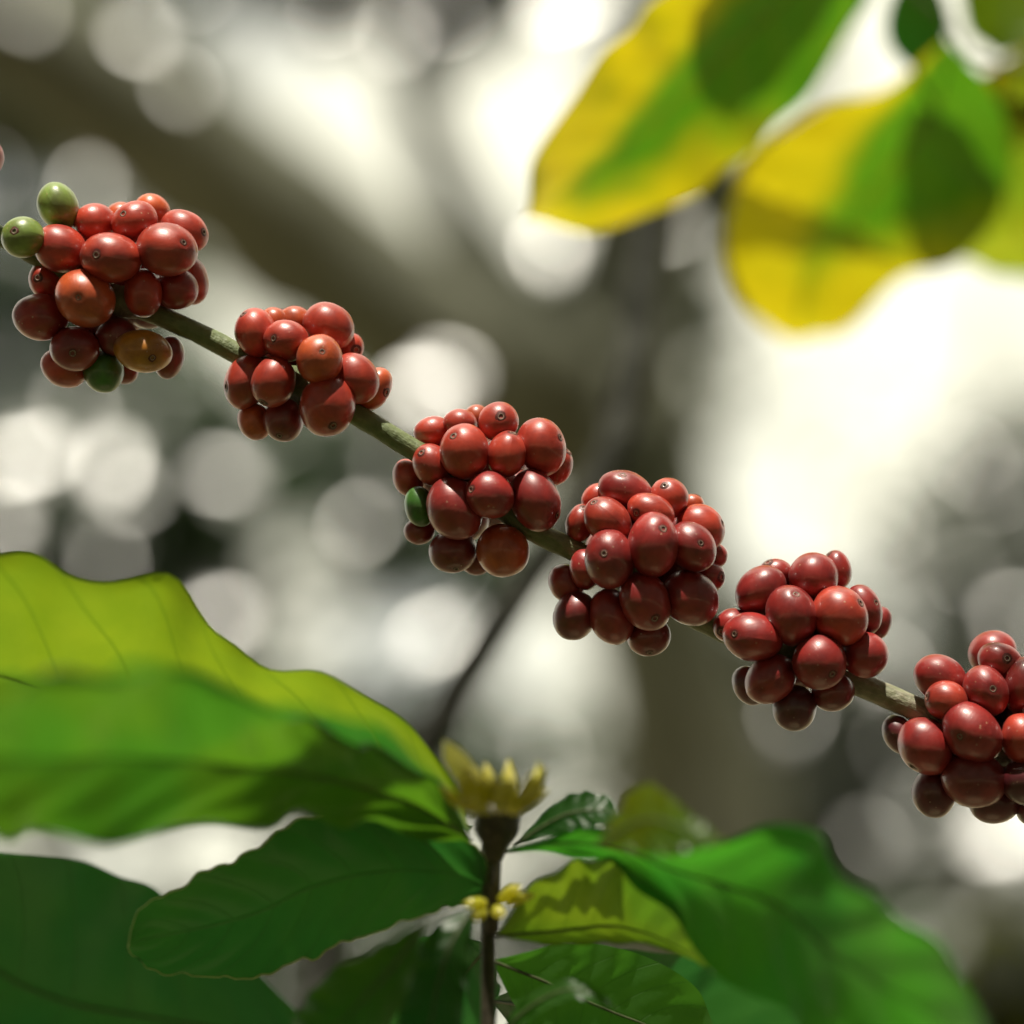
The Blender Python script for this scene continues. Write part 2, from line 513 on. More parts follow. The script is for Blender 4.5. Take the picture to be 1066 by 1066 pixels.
def cluster(label, ox, oy, fac, node_px, items, hidden=9, base='r', dshift=0.0):
    """items: (cx, cy, a, b, angle, depth mm towards the camera, colour, scar xy or None) measured in the enlarged crop"""
    node = branch_at(node_px)
    root = empty('coffee_cherry_cluster', node)
    tag(root, label, 'cherry cluster', 'cherry clusters along the branch')
    rec = []
    for it in items:
        cx, cy, a, b, ang, dep, colr = it[:7]
        scar = it[7] if len(it) > 7 else None
        rec.append(dict(x=ox + cx * fac, y=oy + cy * fac, a=a * fac * PX, b=b * fac * PX, ang=rad(ang), z=dep * 0.001, z0=dep * 0.001,
                        col=colr, scar=(ox + scar[0] * fac, oy + scar[1] * fac) if scar else None))
    ccx = sum(r['x'] for r in rec) / len(rec)
    ccy = sum(r['y'] for r in rec) / len(rec)
    rnd = random.Random(int(node_px) + 77)
    for k in range(hidden):                       # the far side of the cluster
        an = 2.4 * k
        rr = 7 * math.sqrt(k) * 2.1
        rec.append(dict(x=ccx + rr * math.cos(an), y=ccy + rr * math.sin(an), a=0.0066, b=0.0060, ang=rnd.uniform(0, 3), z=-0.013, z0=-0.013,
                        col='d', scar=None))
    for itn in range(160):                        # let the cherries settle against each other along the depth only
        for i in range(len(rec)):
            for j in range(i):
                p, q = rec[i], rec[j]
                dx, dy = (p['x'] - q['x']) * PX, (p['y'] - q['y']) * PX
                need = 0.83 * ((p['a'] + p['b']) / 2 + (q['a'] + q['b']) / 2)
                h2 = need * need - dx * dx - dy * dy
                if h2 <= 0: continue
                want = math.sqrt(h2)
                dz = p['z'] - q['z']
                if abs(dz) < want:
                    s = 1 if (p['z0'] - q['z0']) >= 0 else -1
                    mv = (want - s * dz) * 0.12
                    p['z'] += s * mv; q['z'] -= s * mv
        for p in rec:
            p['z'] += (p['z0'] - p['z']) * 0.03
    for k, p in enumerate(rec):
        d = FOCUS - p['z'] + dshift
        s = d / FOCUS
        c = P(p['x'], p['y'], d)
        ca, sa = math.cos(p['ang']), math.sin(p['ang'])
        e1 = (R_ * ca - U_ * sa); e2 = (R_ * sa + U_ * ca)
        a, b = p['a'] * s, p['b'] * s
        cz = (a * 0.45 + b * 0.55)
        a *= 1.075; b *= 1.075; cz *= 1.075
        axes = Matrix((e1 * a, e2 * b, -F_ * cz)).transposed()
        if p['scar']:
            vx = (p['scar'][0] - p['x']) * PX; vy = -(p['scar'][1] - p['y']) * PX
            w = R_ * vx + U_ * vy
            u = Vector((w.dot(e1) / p['a'], w.dot(e2) / p['b'], 0))
            if u.length > 0.985: u *= 0.985 / u.length
            u.z = math.sqrt(max(0, 1 - u.length_squared))
        else:                                     # scar looks away from the stalk, on the side one cannot see
            w = c - node
            u = Vector((w.dot(e1), w.dot(e2), 0))
            u = u.normalized() if u.length > 1e-4 else Vector((0, -1, 0))
            u = Vector((u.x, u.y, -0.55)).normalized()
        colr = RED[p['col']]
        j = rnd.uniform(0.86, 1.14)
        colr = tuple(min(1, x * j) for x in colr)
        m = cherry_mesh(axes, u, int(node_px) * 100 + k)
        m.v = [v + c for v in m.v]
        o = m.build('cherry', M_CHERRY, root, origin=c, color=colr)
        if p['col'] in 'gk': o['label'] = 'unripe green cherry'
        if p['col'] == 'y': o['label'] = 'half ripe orange cherry'
        inv = axes.inverted().transposed()
        nrm = (inv @ u).normalized()
        sp = c + axes @ (u * 0.955)
        sr = 0.00095 * rnd.uniform(0.85, 1.2)
        q = Vector((0, 0, 1)).rotation_difference(nrm)
        sm = scar_mesh(sr, k + int(node_px))
        sm.v = [q @ v + sp + nrm * 0.0001 for v in sm.v]
        sm.build('calyx_scar', [M_SCAR, M_PIT, M_HALO], o, origin=sp)
    return root


F1 = 230 / 1066
F2 = 200 / 1066
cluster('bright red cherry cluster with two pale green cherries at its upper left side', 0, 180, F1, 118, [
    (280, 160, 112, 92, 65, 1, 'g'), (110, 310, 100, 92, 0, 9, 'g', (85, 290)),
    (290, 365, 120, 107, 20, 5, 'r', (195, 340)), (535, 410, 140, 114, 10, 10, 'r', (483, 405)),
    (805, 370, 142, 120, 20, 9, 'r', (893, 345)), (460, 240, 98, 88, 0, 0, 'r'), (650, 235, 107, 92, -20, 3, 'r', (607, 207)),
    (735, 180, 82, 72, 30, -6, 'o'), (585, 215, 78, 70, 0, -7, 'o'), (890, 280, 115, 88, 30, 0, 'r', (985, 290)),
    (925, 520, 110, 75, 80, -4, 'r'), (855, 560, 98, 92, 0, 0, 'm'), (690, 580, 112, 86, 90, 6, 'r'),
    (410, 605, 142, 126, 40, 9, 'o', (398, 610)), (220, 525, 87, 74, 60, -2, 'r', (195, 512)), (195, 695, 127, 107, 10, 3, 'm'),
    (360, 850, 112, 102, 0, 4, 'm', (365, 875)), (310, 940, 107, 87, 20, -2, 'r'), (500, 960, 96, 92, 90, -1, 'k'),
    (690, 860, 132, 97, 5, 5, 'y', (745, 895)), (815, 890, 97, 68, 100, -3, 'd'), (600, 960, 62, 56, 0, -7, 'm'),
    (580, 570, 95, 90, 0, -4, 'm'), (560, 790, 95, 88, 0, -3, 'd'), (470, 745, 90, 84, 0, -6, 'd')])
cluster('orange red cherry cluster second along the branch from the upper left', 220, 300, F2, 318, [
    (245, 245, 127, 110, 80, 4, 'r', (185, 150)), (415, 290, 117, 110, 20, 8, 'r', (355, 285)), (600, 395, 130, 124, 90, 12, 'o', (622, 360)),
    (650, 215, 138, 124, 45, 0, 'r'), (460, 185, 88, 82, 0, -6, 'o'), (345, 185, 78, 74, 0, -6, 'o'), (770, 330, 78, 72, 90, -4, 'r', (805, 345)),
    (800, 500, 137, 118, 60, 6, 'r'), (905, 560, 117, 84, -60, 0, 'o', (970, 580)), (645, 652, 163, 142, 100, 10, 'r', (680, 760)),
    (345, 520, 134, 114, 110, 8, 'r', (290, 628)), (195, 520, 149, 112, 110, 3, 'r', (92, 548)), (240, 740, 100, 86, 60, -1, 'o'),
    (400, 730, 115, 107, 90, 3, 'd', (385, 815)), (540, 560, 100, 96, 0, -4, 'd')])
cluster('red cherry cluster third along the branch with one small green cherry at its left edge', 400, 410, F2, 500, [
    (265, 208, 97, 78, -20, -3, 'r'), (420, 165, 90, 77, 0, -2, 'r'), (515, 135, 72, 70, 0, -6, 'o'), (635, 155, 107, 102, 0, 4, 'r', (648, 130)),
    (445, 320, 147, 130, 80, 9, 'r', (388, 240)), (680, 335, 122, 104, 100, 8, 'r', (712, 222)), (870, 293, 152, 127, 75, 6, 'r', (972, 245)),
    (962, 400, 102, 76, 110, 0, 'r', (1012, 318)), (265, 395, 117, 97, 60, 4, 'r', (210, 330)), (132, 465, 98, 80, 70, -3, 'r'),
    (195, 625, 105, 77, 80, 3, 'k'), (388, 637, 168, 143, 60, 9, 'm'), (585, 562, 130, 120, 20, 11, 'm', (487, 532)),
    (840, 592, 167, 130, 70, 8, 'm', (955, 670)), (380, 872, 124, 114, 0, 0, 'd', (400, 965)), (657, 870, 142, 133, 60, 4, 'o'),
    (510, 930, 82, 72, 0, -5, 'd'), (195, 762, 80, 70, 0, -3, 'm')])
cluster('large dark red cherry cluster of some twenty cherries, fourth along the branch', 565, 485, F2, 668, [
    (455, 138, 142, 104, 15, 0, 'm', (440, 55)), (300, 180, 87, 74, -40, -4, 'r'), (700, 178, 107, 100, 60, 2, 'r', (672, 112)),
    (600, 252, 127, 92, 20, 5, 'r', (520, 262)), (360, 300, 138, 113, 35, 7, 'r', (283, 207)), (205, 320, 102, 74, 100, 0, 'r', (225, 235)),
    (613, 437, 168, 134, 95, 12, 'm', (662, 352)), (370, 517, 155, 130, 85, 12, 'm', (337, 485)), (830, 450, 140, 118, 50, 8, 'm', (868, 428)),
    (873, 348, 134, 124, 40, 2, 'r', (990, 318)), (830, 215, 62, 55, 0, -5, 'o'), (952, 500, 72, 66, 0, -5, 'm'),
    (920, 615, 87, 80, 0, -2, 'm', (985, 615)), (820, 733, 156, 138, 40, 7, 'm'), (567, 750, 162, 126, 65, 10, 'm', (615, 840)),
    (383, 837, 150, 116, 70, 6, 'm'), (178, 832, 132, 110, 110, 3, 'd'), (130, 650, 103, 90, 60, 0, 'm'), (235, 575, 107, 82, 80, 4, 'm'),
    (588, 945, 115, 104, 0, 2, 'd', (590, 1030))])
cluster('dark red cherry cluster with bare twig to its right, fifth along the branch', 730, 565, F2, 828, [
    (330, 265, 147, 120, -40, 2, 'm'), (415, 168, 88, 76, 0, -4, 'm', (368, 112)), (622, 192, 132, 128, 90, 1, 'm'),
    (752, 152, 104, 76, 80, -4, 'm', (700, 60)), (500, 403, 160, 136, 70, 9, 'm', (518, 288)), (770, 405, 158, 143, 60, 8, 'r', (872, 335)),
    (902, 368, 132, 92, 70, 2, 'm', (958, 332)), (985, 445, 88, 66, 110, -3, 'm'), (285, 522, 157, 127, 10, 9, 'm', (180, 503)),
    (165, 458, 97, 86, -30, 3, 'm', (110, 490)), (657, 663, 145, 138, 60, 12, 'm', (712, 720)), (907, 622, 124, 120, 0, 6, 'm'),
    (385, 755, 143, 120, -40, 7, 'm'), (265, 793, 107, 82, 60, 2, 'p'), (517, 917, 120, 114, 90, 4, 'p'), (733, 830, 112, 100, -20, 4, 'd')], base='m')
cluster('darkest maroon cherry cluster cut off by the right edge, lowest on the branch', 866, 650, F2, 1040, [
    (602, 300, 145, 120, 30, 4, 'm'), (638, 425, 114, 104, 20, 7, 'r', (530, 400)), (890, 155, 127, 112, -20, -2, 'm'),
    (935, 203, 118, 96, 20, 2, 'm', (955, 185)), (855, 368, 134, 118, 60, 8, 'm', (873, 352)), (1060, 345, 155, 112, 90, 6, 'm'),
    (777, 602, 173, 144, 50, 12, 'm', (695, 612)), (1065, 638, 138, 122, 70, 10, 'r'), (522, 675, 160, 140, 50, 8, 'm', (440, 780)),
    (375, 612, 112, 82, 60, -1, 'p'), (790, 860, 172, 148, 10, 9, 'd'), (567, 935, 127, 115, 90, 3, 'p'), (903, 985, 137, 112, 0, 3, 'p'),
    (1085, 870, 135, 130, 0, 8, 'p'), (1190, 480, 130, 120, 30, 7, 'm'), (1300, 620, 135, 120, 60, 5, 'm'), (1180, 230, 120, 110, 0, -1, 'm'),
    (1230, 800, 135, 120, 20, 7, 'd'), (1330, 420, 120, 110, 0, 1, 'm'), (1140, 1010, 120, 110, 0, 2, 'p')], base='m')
cluster('red cherry cluster of which only a sliver shows at the left edge', -140, 100, F2, -70, [
    (660, 332, 112, 100, 60, 6, 'r'), (500, 250, 115, 105, 10, 4, 'r'), (430, 420, 120, 110, 40, 9, 'r'), (270, 330, 118, 105, 0, 6, 'o'),
    (330, 560, 120, 105, 90, 5, 'm'), (520, 590, 105, 96, 0, 3, 'm'), (200, 480, 110, 100, 30, 2, 'r')], hidden=3)

# ------------------------------------------------------------------ leaves


def leaf(parent, A, M, B, col, nl=56, nw=24, wave=0.0012, veins=9, corr=0.0006, seed=0, margin=0.0, rib=0.00045, name='leaf', bulge=0.0, cut=0.0, mat=None, lip=0.0):
    """a blade lofted between its two margins through its midrib; lists of (x, y, depth)"""
    a = catmull([P(*p) for p in A], nl)
    c = catmull([P(*p) for p in M], nl)
    b = catmull([P(*p) for p in B], nl)
    rnd = random.Random(seed)
    o = rnd.uniform(0, 100)
    mb = MB()
    edge = [[], []]
    for i in range(nl):
        t = i / (nl - 1)
        wA = (a[i] - c[i]).length; wB = (b[i] - c[i]).length
        for k in range(nw + 1):
            v = k / nw * 2 - 1
            w = abs(v)
            e = a[i] if v < 0 else b[i]
            # smooth cross curve through margin, midrib, margin
            s = v
            la = s * (s - 1) / 2; lc = 1 - s * s; lb = s * (s + 1) / 2
            q = a[i] * la + c[i] * lc + b[i] * lb
            lin = c[i].lerp(e, w)
            p = q.lerp(lin, 0.45)
            tl = (c[min(i + 1, nl - 1)] - c[max(i - 1, 0)])
            nrm = tl.cross(b[i] - a[i])
            nrm = nrm.normalized() if nrm.length > 1e-9 else -F_
            wl = min(1, (wA if v < 0 else wB) / 0.008)
            ph = (t * veins - 1.3 * w ** 1.4)
            d = corr * wl * abs(math.sin(math.pi * ph)) * math.sin(math.pi * min(1, w * 1.05)) ** 0.7
            d += wave * wl * w * w * math.sin(t * 34 + o + (3 if v > 0 else 0) + 1.5 * math.sin(t * 11 + o))
            d += bulge * wl * (1 - w * w) * math.sin(math.pi * t)
            p = p + nrm * d
            if lip and v < -.84:        # the upper margin rolls back
                k_ = ((-v - .84) / .16) ** 2 * (0.55 + 0.9 * max(0, noise.noise(Vector((t * 9, o, 3)))))
                p = p + (F_ * 1.0 - U_ * .45) * (lip * wl * k_)
            if cut and k in (0, nw):
                p = p + (c[i] - p).normalized() * (cut * wl * max(0, noise.noise(Vector((t * 26, o, k))) * 1.6 + .25))
            mb.v.append(p); mb.uv.append((t, k / nw))
        edge[0].append(mb.v[-nw - 1]); edge[1].append(mb.v[-1])
    W = nw + 1
    for i in range(nl - 1):
        for k in range(nw):
            q = i * W + k
            mb.f.append((q, q + 1, q + W + 1, q + W)); mb.m.append(0)
    org = c[nl // 2]
    if margin:
        for ed in edge:
            tube(mb, ed, [margin * 0.7, margin, margin, margin * 0.5], seg=6, cap=False, resample=False, mat=1)
    lo = mb.build(name, [mat or M_LEAF, M_LIT_MARGIN], parent, origin=org, color=col)
    if rib:
        rm = MB()
        mid = [mb.v[i * W + nw // 2] for i in range(nl)]
        tube(rm, mid, [rib, rib * 0.8, rib * 0.5, rib * 0.2], seg=8, resample=False)
        rm.build('midrib', M_GREENSTEM, lo, origin=org)
    return lo


def avg(A, B, n=9, w=0.5, dd=0.0):
    """midrib halfway between two margins, set back by dd"""
    a = catmull([Vector(p) for p in A], n); b = catmull([Vector(p) for p in B], n)
    out = []
    for i, (p, q) in enumerate(zip(a, b)):
        m = p.lerp(q, w)
        m.z += dd * math.sin(math.pi * i / (n - 1))
        out.append(tuple(m))
    return out


def z(pts, d0, d1, dm=None):
    n = len(pts) - 1
    return [(x, y, d0 + (d1 - d0) * i / n + ((dm or 0) * math.sin(math.pi * i / n))) for i, (x, y) in enumerate(pts)]


YEL = (0.78, 0.62, 0.006)
YGR = (0.40, 0.44, 0.012)
GRN = (0.07, 0.23, 0.015)
DGR = (0.028, 0.13, 0.018)

def shade_leaf(parent, x, y, d, t, ln, wd_, ang):  # added leaf, set up the sun line from the spot it shades
    c = P(x, y, d) + SUN_DIR * t
    e = Vector((math.cos(ang), math.sin(ang), -.15)).normalized()
    q = e.cross(Vector((0, 0, 1))).normalized()
    up = q.cross(e)
    m = MB()
    nl, nw = 24, 10
    for i in range(nl + 1):
        u = i / nl
        hw = wd_ / 2 * math.sin(math.pi * min(1, u ** .9)) ** .75
        for k in range(nw + 1):
            v = k / nw * 2 - 1
            m.v.append(c + e * (u - .5) * ln + q * v * hw + up * (abs(v) * hw * .25 - (u - .4) ** 2 * ln * .25 + .002 * math.sin(u * 30) * v * v))
            m.uv.append((u, k / nw))
    for i in range(nl):
        for k in range(nw):
            a_ = i * (nw + 1) + k
            m.f.append((a_, a_ + 1, a_ + nw + 2, a_ + nw + 1)); m.m.append(0)
    m.build('leaf', M_LEAF, parent, origin=c, color=YGR)
    return c - e * ln / 2


# --- the leafy twig at the upper right, a little behind the branch


def zt(pts, d0, d1, dm=None):
    k = .095 if d0 < .92 else .118
    return z(pts, d0 + k, d1 + k, dm)


tw = empty('leafy_twig', P(1000, -20, 1.07))
tag(tw, 'overhanging twig at the upper right with broad yellow-green leaves lit from behind', 'twig')
mb = MB()
tube(mb, [P(900, -70, 1.015), P(950, -10, 1.050), P(985, 20, 1.075), P(1010, 60, 1.085), P(1090, 60, 1.095), P(1200, -40, 1.11), P(1500, -320, 1.16), P(2100, -700, 1.2)],
     [0.0009, 0.0012, 0.0014, 0.0017, 0.0024, 0.0035], n=50, seg=10, rough=0.1, freq=200)
mb.build('stem', M_TWIG, tw, origin=P(1000, -20, 1.07))
A = zt([(900, -70), (790, -70), (690, -5), (610, 80), (562, 155), (545, 228)], .880, .870, .0)
B = zt([(900, -70), (897, 0), (858, 75), (765, 172), (640, 238), (545, 228)], .918, .910, .028)
leaf(tw, A, avg(A, B, dd=.003), B, YEL, seed=1, wave=.0012, mat=M_LEAF_SHADE_TINT)
A = zt([(985, 40), (930, 88), (870, 107), (800, 148), (765, 200), (757, 265), (785, 330), (830, 357)], .922, 1.03, .0)
B = zt([(985, 40), (1030, 90), (1052, 150), (1042, 215), (1000, 270), (940, 290), (885, 340), (830, 357)], .922, 1.03, .0)
leaf(tw, A, avg(A, B, dd=.003), B, YEL, seed=2, wave=.0010, mat=M_LEAF_SHADE_TINT)
A = zt([(1075, 60), (1010, 115), (955, 175), (938, 235), (960, 268), (1000, 273), (1066, 292), (1110, 305)], .97, 1.07, .0)
B = zt([(1075, 60), (1130, 110), (1165, 170), (1170, 220), (1150, 260), (1130, 285), (1110, 305)], .97, 1.07, 0)
leaf(tw, A, avg(A, B), B, YGR, seed=3)
A = zt([(930, -60), (840, -25), (765, 45), (722, 105), (730, 145), (752, 165)], .985, .98, .01)
B = zt([(930, -60), (905, 0), (868, 58), (820, 115), (785, 145), (752, 165)], .985, .98, 0)
leaf(tw, A, avg(A, B), B, GRN, seed=4)
A = zt([(1120, 10), (1050, 60), (1005, 85), (998, 105), (1040, 130), (1130, 138)], .99, .985, .004)
B = zt([(1120, 10), (1130, 50), (1130, 90), (1130, 138)], .99, .985, 0)
leaf(tw, A, avg(A, B), B, YEL, seed=5, mat=M_LEAF_SHADE_TINT)
A = zt([(985, 45), (955, 72), (928, 52), (922, 15), (945, -40)], .972, .975, 0)
B = zt([(985, 45), (990, 20), (982, -5), (970, -25), (945, -40)], .972, .975, 0)
leaf(tw, A, avg(A, B), B, GRN, seed=6)
A = zt([(1040, 60), (1010, 35), (1000, 0), (1005, -60), (1040, -110)], .98, .99, 0)
B = zt([(1040, 60), (1085, 40), (1110, 0), (1100, -60), (1040, -110)], .98, .99, 0)
leaf(tw, A, avg(A, B), B, YGR, seed=7)
A = zt([(700, -60), (640, -40), (605, 10), (590, 60), (600, 100)], 1.0, .995, .0)
B = zt([(700, -60), (720, -10), (700, 50), (655, 90), (600, 100)], 1.0, .995, .0)

# leaves added above the picture, set along the sun to shade the ones below
for a_ in [(805, 75, 1.005, .078, .068, .040, .7), (1000, 205, 1.094, .11, .066, .036, 1.0)]:
    shade_leaf(tw, *a_)

# --- the young shoot in the lower part
sh = empty('coffee_shoot', P(508, 1066, .75))
tag(sh, 'upright young coffee shoot at the bottom with yellow buds and broad wavy green leaves', 'plant')
mb = MB()
b0 = P(508, 1066, .75); g0 = Vector((b0.x - .02, b0.y + .06, 0.0))
tube(mb, [g0, g0.lerp(b0, .5) + Vector((.01, .02, 0)), b0, P(510, 1010, .75), P(512, 950, .75), P(514, 900, .75), P(516, 868, .75)],
     [0.0032, 0.0022, 0.0013, 0.0011, 0.0012, 0.0015, 0.0020], n=70, seg=14, rough=.12, freq=250)
mb.build('stem', M_SHOOT, sh, origin=b0)
mb = MB()
tube(mb, [P(514, 895, .75), P(516, 875, .75), P(517, 855, .75), P(518, 838, .75), P(519, 828, .75)], [.0020, .0033, .0052, .0055, .0025], n=18, seg=18, rough=.18, freq=200)
mb.build('node', M_SHOOT, sh, origin=P(516, 865, .75))
rnd = random.Random(5)


def bud(x, y, d, dx, dy, dz, ln, r, tipmat=True):
    """pointed bud from a base pixel towards (dx, dy right/down, dz to the camera)"""
    p0 = P(x, y, d)
    dr = (R_ * dx - U_ * dy - F_ * dz).normalized()
    m = MB()
    sd = dr.orthogonal().normalized() * ln * .08
    tube(m, [p0, p0 + dr * ln * .3 + sd, p0 + dr * ln * .65 + sd, p0 + dr * ln], [r * .6, r, r * .85, r * .12], n=10, seg=10, rough=.12, freq=400)
    k = len(m.f)
    m.m = [1 if (tipmat and i > k * .6) else 0 for i in range(k)]
    return m.build('flower_bud', [M_BUD, M_BUDTIP], sh, origin=p0)


for k in range(26):
    an = rnd.uniform(0, 2 * math.pi); up = rnd.uniform(.35, 1.9)
    bx = 516 + 24 * math.cos(an); by = 848 - 7 * up
    bud(bx, by, .718 + .004 * math.sin(an), math.cos(an) * 1.0, -up, -math.sin(an) * .8, rnd.uniform(.0065, .0120), rnd.uniform(.0011, .0018))
for (x, y, dx, dy, dz, ln) in [(505, 940, -1, -.1, .5, .006), (520, 938, .9, -.7, .5, .007), (528, 940, 1, -.3, .1, .007), (505, 948, -.8, .3, .6, .005), (517, 945, .4, .2, 1, .005)]:
    bud(x, y, .745, dx, dy, dz, ln, .0016)
A = [(503, 846, .728), (480, 820, .722), (462, 790, .715), (462, 770, .712)]
B = [(503, 846, .728), (500, 815, .724), (485, 785, .717), (462, 770, .712)]
leaf(sh, A, avg(A, B, 5, .5, .003), B, (0.55, 0.56, 0.14), seed=41, nl=20, nw=8, rib=0, corr=0, mat=M_BUDTIP, name='stipule')
A = [(530, 846, .728), (545, 822, .724), (556, 805, .72), (560, 792, .718)]
B = [(530, 846, .728), (556, 832, .726), (566, 812, .721), (560, 792, .718)]
leaf(sh, A, avg(A, B, 5, .5, .003), B, (0.55, 0.56, 0.14), seed=42, nl=20, nw=8, rib=0, corr=0, mat=M_BUDTIP, name='stipule')

# behind, upper left: light comes through its upper half
A = z([(490, 862), (458, 795), (420, 738), (350, 706), (290, 690), (232, 665), (206, 625), (172, 595), (110, 600), (70, 590), (38, 570), (0, 574), (-110, 620)], .755, .735, .0)
B = z([(490, 862), (400, 835), (300, 810), (200, 800), (100, 800), (0, 800), (-110, 720)], .785, .772, .014)
leaf(sh, A, avg(A, B, 11, .6, +.006), B, (0.27, 0.40, 0.012), mat=M_LEAF_SHADE_TINT, lip=.005, seed=11, veins=8, wave=.0016, corr=.001)
# front left, large and near
A = z([(490, 872), (458, 808), (400, 776), (350, 754), (300, 735), (250, 712), (200, 697), (110, 690), (0, 705), (-140, 730)], .745, .595, .0)
B = z([(490, 876), (430, 868), (360, 856), (290, 852), (200, 866), (100, 870), (0, 866), (-140, 800)], .75, .625, .012)
leaf(sh, A, avg(A, B, 11, .55, +.010), B, (0.11, 0.27, 0.010), lip=.009, seed=12, veins=8, wave=.0026, corr=.0018)
# sharp leaf below it
A = z([(512, 918), (500, 888), (470, 866), (430, 850), (380, 843), (330, 850), (292, 860), (268, 884), (235, 897), (205, 906), (182, 926), (152, 942), (136, 965), (133, 985)], .752, .765, -.0)
B = z([(512, 934), (470, 946), (420, 962), (370, 978), (330, 996), (290, 1010), (250, 1020), (200, 1018), (160, 1010), (140, 998), (133, 985)], .756, .768, .012)
leaf(sh, A, avg(A, B, 11, .5, .004), B, (0.045, 0.18, 0.02), seed=13, veins=8, wave=.0012, corr=.0011, cut=.0013, nl=110, rib=0, margin=.00022)
mb = MB()
tube(mb, [P(512, 940, .75), P(530, 936, .748), P(508, 930, .752)], [.0008, .0007, .0008], n=12, seg=8)
mb.build('petiole', M_GREENSTEM, sh, origin=P(512, 930, .75))
# small leaves at the lower node
A = z([(442, 958), (402, 983), (372, 998), (342, 1014), (312, 1050), (300, 1100)], .72, .71)
B = z([(442, 958), (432, 1010), (412, 1060), (380, 1100), (300, 1100)], .72, .70)
leaf(sh, A, avg(A, B, dd=-.006), B, GRN, seed=14)
A = z([(492, 945), (452, 965), (430, 1000), (418, 1040), (412, 1110)], .735, .725)
B = z([(492, 945), (490, 990), (484, 1040), (472, 1100), (412, 1110)], .735, .72)
leaf(sh, A, avg(A, B, dd=-.004), B, DGR, seed=15)
# the great leaf on the right
A = z([(528, 884), (585, 868), (620, 856), (660, 866), (700, 874), (755, 868), (800, 850), (850, 855), (870, 885), (892, 912), (922, 932), (962, 960), (1002, 1000), (1026, 1050), (1045, 1130)], .745, .615, .0)
B = z([(528, 888), (590, 890), (640, 904), (690, 945), (720, 988), (760, 1022), (820, 1056), (880, 1095), (1045, 1130)], .75, .67, .015)
leaf(sh, A, avg(A, B, 11, .5, .008), B, (0.07, 0.33, 0.018), lip=.009, seed=16, veins=8, wave=.0012, corr=.0011, nl=80)
A = z([(516, 975), (545, 932), (580, 906), (620, 894), (660, 902), (705, 950), (745, 1010)], .752, .725, .003)
B = z([(516, 975), (580, 984), (640, 981), (690, 988), (745, 1010)], .752, .735, .01)
leaf(sh, A, avg(A, B, 9, .8, .003), B, (0.22, 0.32, 0.012), seed=17)
A = z([(535, 880), (572, 840), (600, 825), (630, 828), (645, 848)], .752, .75)
B = z([(535, 880), (590, 866), (620, 862), (645, 848)], .752, .74)
leaf(sh, A, avg(A, B), B, DGR, seed=18)
A = z([(620, 880), (652, 832), (672, 815), (692, 824), (722, 850), (752, 875)], .70, .68)
B = z([(620, 880), (690, 890), (752, 875)], .70, .67)
leaf(sh, A, avg(A, B), B, (0.40, 0.46, 0.012), seed=19)
A = z([(512, 1000), (580, 984), (640, 986), (700, 1010), (738, 1050), (745, 1130)], .775, .79)
B = z([(512, 1000), (545, 1060), (600, 1110), (745, 1130)], .775, .78)
leaf(sh, A, avg(A, B), B, GRN, seed=20)
A = z([(510, 1090), (545, 1040), (585, 1020), (618, 1026), (640, 1050)], .745, .735)
B = z([(510, 1090), (555, 1060), (595, 1040), (640, 1050)], .745, .73)
leaf(sh, A, avg(A, B), B, GRN, seed=21)

# deeper leaves of the shoot behind its stem
A = z([(508, 985), (470, 968), (420, 985), (370, 1020), (330, 1070), (300, 1140)], .80, .86)
B = z([(508, 990), (520, 1030), (500, 1080), (440, 1120), (300, 1140)], .80, .88)
leaf(sh, A, avg(A, B, dd=.004), B, DGR, seed=51)
A = z([(512, 1040), (600, 1000), (700, 990), (790, 1010), (860, 1060), (900, 1140)], .79, .90)
B = z([(512, 1044), (560, 1090), (660, 1130), (780, 1150), (900, 1140)], .79, .92)
leaf(sh, A, avg(A, B, dd=.004), B, DGR, seed=52)

# --- neighbouring coffee plant, lower left, a little farther off
nb = empty('coffee_plant', P(330, 1085, .865))
tag(nb, 'dark shaded coffee plant with one broad leaf filling the lower left corner', 'plant')
mb = MB()
c0 = P(330, 1085, .865)
tube(mb, [Vector((c0.x, c0.y, 0)), Vector((c0.x + .01, c0.y + .01, .7)), c0], [.005, .004, .002], n=24, seg=12, rough=.1, freq=200)
mb.build('stem', M_TWIG, nb, origin=c0)
A = z([(330, 1085), (265, 1005), (200, 950), (130, 912), (60, 893), (0, 884), (-120, 880)], .86, .84)
B = z([(330, 1095), (230, 1130), (120, 1160), (0, 1170), (-90, 1100), (-120, 880)], .87, .86, .02)
leaf(nb, A, avg(A, B, 9, .5, .01), B, DGR, seed=31)

# ------------------------------------------------------------------ background trees


